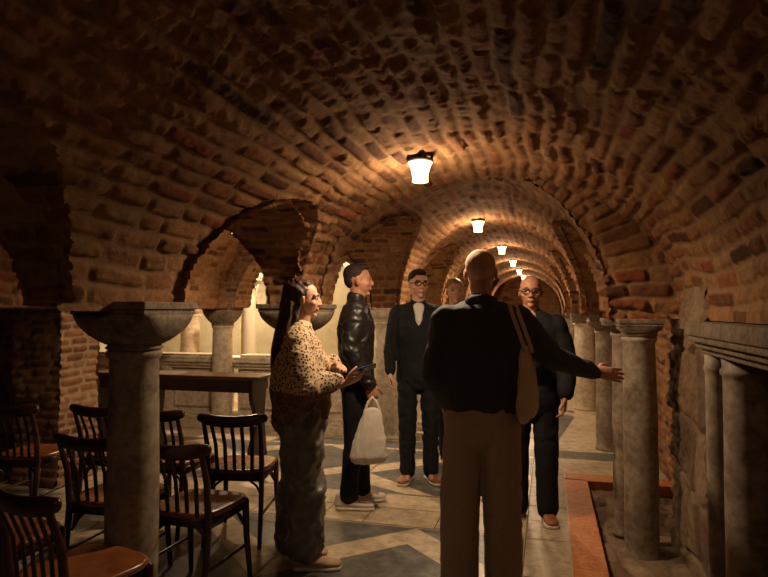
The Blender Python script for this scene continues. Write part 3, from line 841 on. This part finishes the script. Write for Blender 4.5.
def sq(v): return math.copysign(abs(v)**.6, v)
def glasses(parent, T, k):
    bm = bmesh.new()
    for s in (-1, 1):
        pts = [T @ (Vector((s*.033+.0255*sq(math.cos(a)), .104-.012*abs(s*.033+.0255*sq(math.cos(a)))/.05, .002+.0155*sq(math.sin(a))))*k) for a in [2*PI*j/16 for j in range(17)]]
        loft(bm, pts, [.0036]*17, side=(0, 0, 1), n=6)
        loft(bm, [T @ (Vector((s*.056, .088, .010))*k), T @ (Vector((s*.083, .02, .008))*k), T @ (Vector((s*.084, -.015, .0))*k)], [.0025]*3, n=6)
    loft(bm, [T @ (Vector((-.011, .106, .006))*k), T @ (Vector((.011, .106, .006))*k)], [.0026]*2, n=6)
    obj('glasses', bm, M_frame, parent)

def person(loc, phi, H, label, arms, skin, legs=None, head_yaw=0, head_pitch=0, lean=0.0, headk=1.0, gl=False, hair=None, voxel=.0062):
    """arms: dict L/R -> (elbow, wrist, hand dir, palm normal, curl). Returns (root, T, k)"""
    k = H/1.75
    bm = bmesh.new()
    S = lambda p: Vector(p)*k
    legs = legs or [(-.10, 0.0), (.10, 0.0)]
    # hidden core of trunk and legs plus visible neck, head and hands
    loft(bm, [S((0, 0, .90)), S((0, .0, 1.05)), S((0, lean*.5, 1.22)), S((0, lean, 1.38)), S((0, lean, 1.44))], [(.13*k, .09*k), (.115*k, .08*k), (.135*k, .09*k), (.15*k, .075*k), (.09*k, .06*k)], side=(1, 0, 0))
    loft(bm, [S((0, lean-.012, 1.42)), S((0, lean+.005, 1.50)), S((0, lean+.015, 1.58))], [(.062*k, .058*k), (.056*k, .058*k), (.056*k, .060*k)], side=(1, 0, 0))
    for (sx, sy) in legs:
        sgn = -1 if sx < 0 else 1
        loft(bm, [S((sgn*.085, 0, .92)), S((sx*.97, sy*.5+.015, .48)), S((sx, sy-.01, .10))], [.075*k, .050*k, .036*k])
        loft(bm, [S((sx, sy-.02, .05)), S((sx, sy+.10, .045))], [.028*k, .022*k])
    hc = S((0, lean+.022, 1.635))
    T = Matrix.Translation(hc) @ Matrix.Rotation(head_yaw, 4, 'Z') @ Matrix.Rotation(head_pitch, 4, 'X')
    head_geo(bm, T, k*headk)
    for side, sgn in (('L', -1), ('R', 1)):
        if side not in arms: continue
        el, wr, hd, pn, cu = arms[side][:5]
        sh = S((sgn*.165, lean-.01, 1.405))
        loft(bm, [sh, S(el), S(wr)], [.042*k, .033*k, .024*k], side=(0, 1, .01), n=14)
        thumb = arms[side][5] if len(arms[side]) > 5 else sgn
        hand_geo(bm, S(wr), hd, pn, thumb, cu, k=k)
    me = remesh(bm, 'person', voxel, 2)
    root = link_mesh('person', me, skin)
    root.location = loc; root.rotation_euler = (0, 0, phi)
    tag(root, label, 'person')
    for s in (-1, 1):
        b = bmesh.new(); bmesh.ops.create_uvsphere(b, u_segments=14, v_segments=10, radius=.0105*k, matrix=T @ Matrix.Translation(Vector((s*.033, .0735, .004))*k*headk))
        obj('eye', b, M_eye, root)
        b = bmesh.new(); loft(b, [T @ (Vector((s*.018, .092, .025))*k), T @ (Vector((s*.036, .090, .029))*k), T @ (Vector((s*.052, .079, .023))*k)], [.003*k, .0042*k, .002*k], n=6)
        obj('eyebrow', b, M_hairdark if hair is None else hair, root)
    if gl: glasses(root, T, k*headk)
    return root, T, k

def garment(parent, name, parts, m, voxel=.010, sm=6, wr=.006, wscale=(7, 7, 5), seed=0, k=1.0, label=None):
    bm = bmesh.new()
    for pts, rad, side in parts:
        loft(bm, [Vector(p)*k for p in pts], [(r[0]*k, r[1]*k) if isinstance(r, (tuple, list)) else r*k for r in rad], side=side, n=20)
    o = link_mesh(name, remesh(bm, name, voxel, sm, wr, wscale, seed), m, parent)
    if label: o['label'] = label
    return o
def trousers(parent, m, k, legs, w=1.0, seed=0, wr=.006, zc=.055, hipw=.175, hipd=.118, knee=.078, ank=.066, wz=4, lean=0.0):
    P = [([(0, 0, .86), (0, 0, .95), (0, lean*.4, 1.04)], [(hipw, hipd), (hipw*.97, hipd*.95), (hipw*.86, hipd*.85)], (1, 0, 0))]
    for sx, sy in legs:
        sg = -1 if sx < 0 else 1
        P.append(([(sg*.085, 0, .89), (sg*.092, .0+sy*.2, .76), (sx*.98, sy*.55+.012, .50), (sx, sy*.9-.006, .25), (sx, sy-.012, zc+.03)],
                  [(.096*w, .108*w), (.088*w, .10*w), (knee*w, (knee+.004)*w), (ank*w, (ank+.006)*w), (ank*w*.98, (ank+.01)*w)], (1, 0, 0)))
    return garment(parent, 'trousers', P, m, .011, 4, wr, (7, 7, wz), seed, k)
def torso(lean=0.0, hem=.88, chest=.185, waist=.165, hemw=.175, depth=.125, sh=.20, neckz=1.47):
    return [([(0, 0, hem), (0, 0, hem+.12), (0, lean*.4, 1.12), (0, lean*.8, 1.28), (0, lean, 1.38)],
             [(hemw, depth*.95), (hemw*.97, depth*.92), (waist, depth*.92), (chest, depth), (sh*.93, depth*.82)], (1, 0, 0)),
            ([(-sh*.86, lean-.012, 1.395), (0, lean-.012, 1.425), (sh*.86, lean-.012, 1.395)], [(.062, .056), (.07, .066), (.062, .056)], (0, 1, 0)),
            ([(0, lean-.012, 1.41), (0, lean-.006, neckz)], [(.098, .082), (.070, .066)], (1, 0, 0))]
def sleeve(sgn, el, wr, lean=0.0, r=(.068, .056, .042), cut=.0):
    el = Vector(el); wr = Vector(wr); we = wr+(el-wr).normalized()*cut
    sh = Vector((sgn*.172, lean-.012, 1.395)); mid = (sh+el)/2
    return ([sh, mid, el, (el+we)/2, we], [r[0], (r[0]+r[1])/2, r[1], (r[1]+r[2])/2, r[2]], (0, 1, .01))
def hairblob(parent, T, k, ells, lofts, m, voxel=.007, wr=.003, ws=(30, 30, 8), seed=3):
    bm = bmesh.new()
    for c, r in ells:
        bmesh.ops.create_uvsphere(bm, u_segments=28, v_segments=16, radius=1, matrix=T @ Matrix.Translation(Vector(c)*k) @ Matrix.Diagonal((r[0]*k, r[1]*k, r[2]*k, 1)))
    for pts, rad, side in lofts:
        loft(bm, [T @ (Vector(p)*k) for p in pts], [(a[0]*k, a[1]*k) for a in rad], side=T.to_3x3() @ Vector(side), n=20)
    return link_mesh('hair', remesh(bm, 'hair', voxel, 3, wr, ws, seed), m, parent)

# 1. the man with his back to the viewer, right arm held out
LG = [(-.115, .0), (.105, .03)]
arms = {'L': ((-.245, .00, 1.12), (-.20, .16, .96), (.1, .5, -.85), (1, 0, 0), .4),
        'R': ((.37, .10, 1.19), (.60, .18, 1.115), (.96, .18, -.14), (0, .85, -.5), .07)}
HS = .42
root, T, k = person((-.335, 3.13, 0), math.radians(8), 1.768, 'bald man seen from behind in dark jacket and taupe trousers, right arm stretched out', arms, M_skin, LG, head_yaw=-.12, head_pitch=-.10, hair=M_hairgrey, voxel=.0044)
HS = .12
hairblob(root, T, k, [((0, -.022, .034), (.0775, .0925, .0815))], [], M_hairgrey, .006, .0008)
trousers(root, M_taupe, k, LG, w=1.12, seed=1, wr=.007, hipw=.190, hipd=.135, knee=.086, ank=.083, zc=.03, wz=2.5)
garment(root, 'jacket', torso(hem=.965, chest=.215, waist=.20, hemw=.205, depth=.14, sh=.235, neckz=1.475)+[sleeve(-1, *arms['L'][:2], r=(.078, .062, .046)), sleeve(1, *arms['R'][:2], r=(.078, .063, .042), cut=.01)], M_navy, .010, 5, .007, (6, 6, 5), 2, k)
bm = bmesh.new()
loft(bm, [Vector((.075*math.cos(a), -.012+.070*math.sin(a)-.012, 1.475+.018*(-math.sin(a))))*k for a in [PI*.0+2*PI*j/20 for j in range(21)]], [(.024*k, .010*k)]*21, side=(0, 0, 1), n=10, ends=False)
obj('collar', bm, M_navy, root)
for sx, sy in LG: shoe(root, Vector((sx, sy-.03, 0))*k, 0, .27, M_tan, M_dsole)

# 2. the bald man in glasses facing the viewer
LG = [(-.10, .0), (.11, -.03)]
arms = {'L': ((-.255, .02, 1.12), (-.235, .16, .90), (.05, .25, -.97), (1, .2, 0), .45),
        'R': ((.25, .03, 1.13), (.10, .25, 1.20), (-.75, .3, .45), (0, -.8, -.3), .5)}
root, T, k = person((-.115, 4.36, 0), math.radians(176), 1.70, 'bald man in glasses and black hooded jacket facing the viewer, tan shoes', arms, M_skin2, LG, gl=True, hair=M_stubble, head_yaw=.10, head_pitch=-.05)
trousers(root, M_jean, k, LG, w=1.0, seed=3, hipw=.18, hipd=.125, knee=.082, ank=.075)
J = garment(root, 'jacket', torso(hem=.84, chest=.205, waist=.20, hemw=.20, depth=.145, sh=.225)+[sleeve(-1, *arms['L'][:2], r=(.078, .066, .052), cut=.03), sleeve(1, *arms['R'][:2], r=(.078, .066, .050), cut=.03), ([(-.07, -.08, 1.45), (0, -.11, 1.44), (.07, -.08, 1.45)], [(.04, .04)]*3, (0, 0, 1))], M_black, .010, 5, .008, (6, 6, 5), 4, k)
garment(root, 'shirt', [([(0, .098, 1.22), (0, .108, 1.33), (0, .078, 1.45)], [(.022, .035), (.034, .045), (.050, .045)], (1, 0, 0))], M_pink, .008, 3, 0, seed=5, k=k)
bm = bmesh.new()
for a, b in (((-.15, .135, 1.30), (-.10, .158, 1.325)), ((-.12, .148, 1.29), (-.075, .162, 1.30)), ((-.10, .158, 1.325), (-.085, .160, 1.35))):
    loft(bm, [Vector(a)*k, Vector(b)*k], [(.008, .006)]*2, n=8)
obj('chest_logo', bm, M_print, J)
for (sx, sy), rz in zip(LG, (.25, -.25)): shoe(root, Vector((sx, sy-.02, 0))*k, rz, .28, M_tan, M_sole, .05)

# 3. man in glasses and open jacket over white tee
LG = [(-.10, 0), (.095, .02)]
arms = {'L': ((-.235, -.01, 1.12), (-.17, .16, .99), (.5, .6, -.5), (.6, -.4, 0), .5),
        'R': ((.24, -.01, 1.12), (.235, .09, .90), (0, .2, -.97), (-1, .1, 0), .45)}
root, T, k = person((-1.08, 5.08, 0), math.radians(194), 1.80, 'young man with dark quiff and glasses, black open jacket over white T-shirt', arms, M_skin, LG, gl=True, head_yaw=.28)
hairblob(root, T, k, [((0, -.026, .048), (.0795, .092, .078)), ((0, .040, .100), (.055, .040, .024))], [], M_hairdark, .007, .003)
trousers(root, M_jean, k, LG, w=.93, seed=7, wr=.009, wz=7)
garment(root, 'jacket', torso(hem=.84, chest=.195, waist=.185, hemw=.185, depth=.13, sh=.215)+[sleeve(-1, *arms['L'][:2], cut=.02), sleeve(1, *arms['R'][:2], cut=.02)], M_black, .010, 5, .007, (6, 6, 5), 8, k)
garment(root, 'shirt', [([(0, .085, 1.24), (0, .092, 1.33), (0, .068, 1.44)], [(.012, .035), (.034, .042), (.052, .042)], (1, 0, 0))], M_tee, .008, 3, 0, seed=9, k=k)
for (sx, sy), rz in zip(LG, (.3, -.3)): shoe(root, Vector((sx, sy-.02, 0))*k, rz, .29, M_brownsn, M_sole, .052)

# 4. fair-haired person mostly hidden
LG = [(-.09, 0), (.09, 0)]
arms = {'L': ((-.23, -.02, 1.12), (-.20, .09, .90), (0, .2, -.97), (1, .1, 0), .4), 'R': ((.23, -.02, 1.12), (.20, .09, .90), (0, .2, -.97), (-1, .1, 0), .4)}
root, T, k = person((-.86, 5.72, 0), math.radians(190), 1.755, 'fair-haired person in dark clothes whose face peeks out beside the bald man seen from behind', arms, M_skin, LG, head_yaw=.15, hair=M_hairfair)
hairblob(root, T, k, [((0, -.026, .046), (.0795, .093, .080))], [], M_hairfair, .007, .003)
trousers(root, M_jean, k, LG, seed=10)
garment(root, 'jacket', torso()+[sleeve(-1, *arms['L'][:2]), sleeve(1, *arms['R'][:2])], M_black, .012, 5, .006, (6, 6, 5), 11, k)
for sx, sy in LG: shoe(root, Vector((sx, sy-.02, 0))*k, 0, .28, M_tan, M_dsole)

# 5. man in black leather jacket, in profile
LG = [(-.085, .06), (.085, -.04)]
arms = {'R': ((.235, -.05, 1.14), (.225, .085, .90), (0, .25, -.95), (-1, .1, 0), .75),
        'L': ((-.235, -.02, 1.12), (-.20, .10, .90), (0, .2, -.97), (1, .1, 0), .4)}
root, T, k = person((-1.40, 4.32, 0), math.radians(-70), 1.80, 'dark-haired man in black leather jacket seen side on, carrying a white bag', arms, M_skin2, LG, head_yaw=-.05)
hairblob(root, T, k, [((0, -.030, .046), (.0795, .090, .080)), ((0, -.062, .01), (.066, .050, .07)), ((0, .03, .098), (.05, .045, .022))], [], M_hairdark, .007, .002)
trousers(root, M_jean, k, LG, w=.95, seed=12, knee=.075, ank=.058)
garment(root, 'jacket', torso(hem=.93, chest=.19, waist=.175, hemw=.17, depth=.135, sh=.215, neckz=1.495)+[sleeve(-1, *arms['L'][:2], r=(.075, .062, .046)), sleeve(1, *arms['R'][:2], r=(.078, .064, .046))], M_leather, .009, 4, .010, (8, 8, 9), 13, k)
for (sx, sy), rz in zip(LG, (.1, -.1)): shoe(root, Vector((sx, sy-.02, 0))*k, rz, .29, M_sneakw, M_sole, .05)
# his bag, hanging from the right hand
def bag(name, loc, rz, label, cat, w, h, th, m, top=.55, handle=.14, seed=1, skew=0.0):
    n = 20; bm = bmesh.new(); rings = []
    loft(bm, [(0, skew*0, 0), (0, .0, h*.10), (0, 0, h*.35), (0, 0, h*.65), (0, 0, h*.9), (0, 0, h)],
         [(w*.46, th*.5), (w*.52, th), (w*.46, th), (w*.36, th*.8), (w*top, th*.55), (w*top*.92, th*.35)], n=24, sq=2.6)
    for v in bm.verts: v.co.x += skew*(1-v.co.z/h)
    me = remesh(bm, name, .008, 4, .005, (14, 14, 3), seed)
    o = link_mesh(name, me, m); o.location = loc; o.rotation_euler = (0, 0, rz); tag(o, label, cat)
    return o
hx = Matrix.Translation((-1.40, 4.32, 0)) @ Matrix.Rotation(math.radians(-70), 4, 'Z')
hand = hx @ (Vector((.225, .115, .83))*(1.80/1.75))
b = bag('cloth_bag', (hand.x+.0, hand.y-.03, hand.z-.47), math.radians(18), 'white cloth bag hanging from the hand of the leather-jacket man', 'bag', .26, .37, .035, M_whitebag, top=.26, skew=-.03)
bm = bmesh.new()
for s in (-1, 1): loft(bm, [(.055*s, .006*s, .35), (.03*s, .006*s, .42), (0, .006*s, .455), (-.03*s, .006*s, .42), (-.055*s, .006*s, .35)], [(.010, .004)]*5, side=(0, 0, 1), n=8)
obj('handle', bm, M_whitebag, b)

# 6. woman with long dark hair in a patterned shawl
LG = [(-.085, -.04), (.085, .05)]
arms = {'R': ((.27, .03, 1.11), (.17, .275, 1.125), (-.25, .9, .34), (-.55, 0, .85), .30, 1),
        'L': ((-.20, .12, 1.12), (.00, .23, 1.22), (.90, .25, .0), (-.1, -.5, -.85), .22)}
WL = (-1.39, 3.25, 0); WP = math.radians(-72)
root, T, k = person(WL, WP, 1.63, 'woman with long dark hair in a spotted shawl and baggy grey trousers, holding a phone', arms, M_skin, LG, head_yaw=.0, head_pitch=-.06, headk=1.02, voxel=.0044)
hairblob(root, T, k, [((0, -.044, .034), (.088, .096, .090)), ((0, -.080, -.05), (.092, .068, .11)), ((0, .0, .088), (.058, .058, .028))],
         [([(0, -.07, -.03), (0, -.095, -.18), (.01, -.12, -.34), (.015, -.135, -.47)], [(.095, .066), (.115, .068), (.115, .060), (.07, .040)], (1, 0, 0)),
          ([(.064, -.045, .0), (.074, -.05, -.12), (.085, -.03, -.24)], [(.018, .030), (.024, .034), (.018, .025)], (1, 0, 0))], M_hairbrown, .007, .007, (26, 26, 5), 5)
trousers(root, M_cargo, k, LG, w=1.18, seed=15, wr=.026, hipw=.20, hipd=.150, knee=.086, ank=.074, zc=.10, wz=6)
garment(root, 'shawl', [
    ([(0, -.03, .905), (0, .0, 1.04), (0, .0, 1.16), (0, .0, 1.28), (0, .0, 1.38), (0, 0, 1.44)], [(.20, .150), (.225, .185), (.235, .185), (.215, .155), (.185, .115), (.12, .085)], (1, 0, 0)),
    ([(-.16, -.01, 1.395), (0, -.01, 1.43), (.16, -.01, 1.395)], [(.065, .065)]*3, (0, 1, 0)),
    ([(.175, -.01, 1.37), (.25, .03, 1.20), (.26, .05, 1.10)], [(.075, .08), (.09, .105), (.085, .13)], (0, 1, 0)),
    ([(.26, .03, 1.11), (.20, .18, 1.135), (.175, .235, 1.145)], [(.085, .10), (.062, .075), (.045, .05)], (1, 0, 0)),
    ([(-.175, -.01, 1.37), (-.215, .10, 1.17), (-.06, .20, 1.22)], [(.075, .08), (.085, .10), (.05, .06)], (0, 1, 0)),
    ([(.16, -.05, 1.06), (.13, -.08, .92), (.08, -.09, .84)], [(.10, .10), (.08, .075), (.03, .03)], (1, 0, 0)),
    ([(.05, .12, 1.08), (.04, .14, .98), (.04, .14, .91)], [(.10, .055), (.09, .05), (.06, .03)], (1, 0, 0)),
], M_shawl, .010, 5, .010, (5, 5, 3), 16, k)
for (sx, sy), rz in zip(LG, (0, 0)): shoe(root, Vector((sx, sy+.01, 0))*k, rz, .27, M_beige, M_sole, .05)
wm = Matrix.Translation(WL) @ Matrix.Rotation(WP, 4, 'Z')
ph = wm @ (Vector((.14, .39, 1.205))*k)
bm = bmesh.new(); box(bm, (0, 0, 0), (.072, .148, .008), bev=.003)
phone = obj('smartphone', bm, M_phone, smooth=False); tag(phone, 'smartphone held out in the hand of the woman in the shawl', 'phone')
phone.location = ph; phone.rotation_euler = (math.radians(18), math.radians(-22), WP)
bm = bmesh.new(); box(bm, (0, 0, .0046), (.064, .136, .0014)); obj('screen', bm, M_screen, phone, smooth=False)

# tote bag on the right shoulder of the man seen from behind
tm = Matrix.Translation((-.335, 3.13, 0)) @ Matrix.Rotation(math.radians(8), 4, 'Z')
tl = tm @ Vector((.235, .02, .905))
tote = bag('tote_bag', tl, math.radians(80), 'natural canvas tote bag hanging from the shoulder of the man seen from behind', 'bag', .36, .36, .036, M_canvas, top=.44, seed=6)
bm = bmesh.new()
inv = tote.matrix_basis.inverted() if True else None
M2 = Matrix.Translation(tl) @ Matrix.Rotation(math.radians(80), 4, 'Z')
iv = M2.inverted()
def tp(x, y, z): return iv @ (tm @ Vector((x, y, z)))
for off in (0, .032):
    loft(bm, [tp(.215+off, -.10, 1.245), tp(.185+off, -.130, 1.33), tp(.152+off, -.105, 1.43), tp(.140+off, -.04, 1.488), tp(.145+off, .03, 1.488), tp(.17+off, .10, 1.40), tp(.22+off, .125, 1.25)],
         [(.010, .003)]*7, side=(M2.inverted().to_3x3() @ Vector((1, 0, 0))), n=8)
obj('strap', bm, M_canvas, tote)

# ------------------------------------------------------------------ world, camera, view
w = bpy.data.worlds.new('world'); bpy.context.scene.world = w; w.use_nodes = True
w.node_tree.nodes['Background'].inputs[0].default_value = (.02, .012, .008, 1); w.node_tree.nodes['Background'].inputs[1].default_value = .05
cam = bpy.data.cameras.new('camera'); cam.lens = 600/768*36; cam.sensor_width = 36; cam.clip_start = .05
co = bpy.data.objects.new('camera', cam); C.objects.link(co)
co.location = (0, 0, 1.45); co.rotation_euler = (math.radians(90+2.15), 0, math.atan(164/600))
sc = bpy.context.scene; sc.camera = co
sc.view_settings.view_transform = 'Standard'; sc.view_settings.look = 'None'; sc.view_settings.gamma = 1
sc.view_settings.exposure = 0.0; sc.view_settings.use_curve_mapping = False
sc.cycles.max_bounces = 6; sc.cycles.diffuse_bounces = 4
sc.cycles.use_denoising = True
sc.cycles.sample_clamp_indirect = 4
sc.cycles.transparent_max_bounces = 8
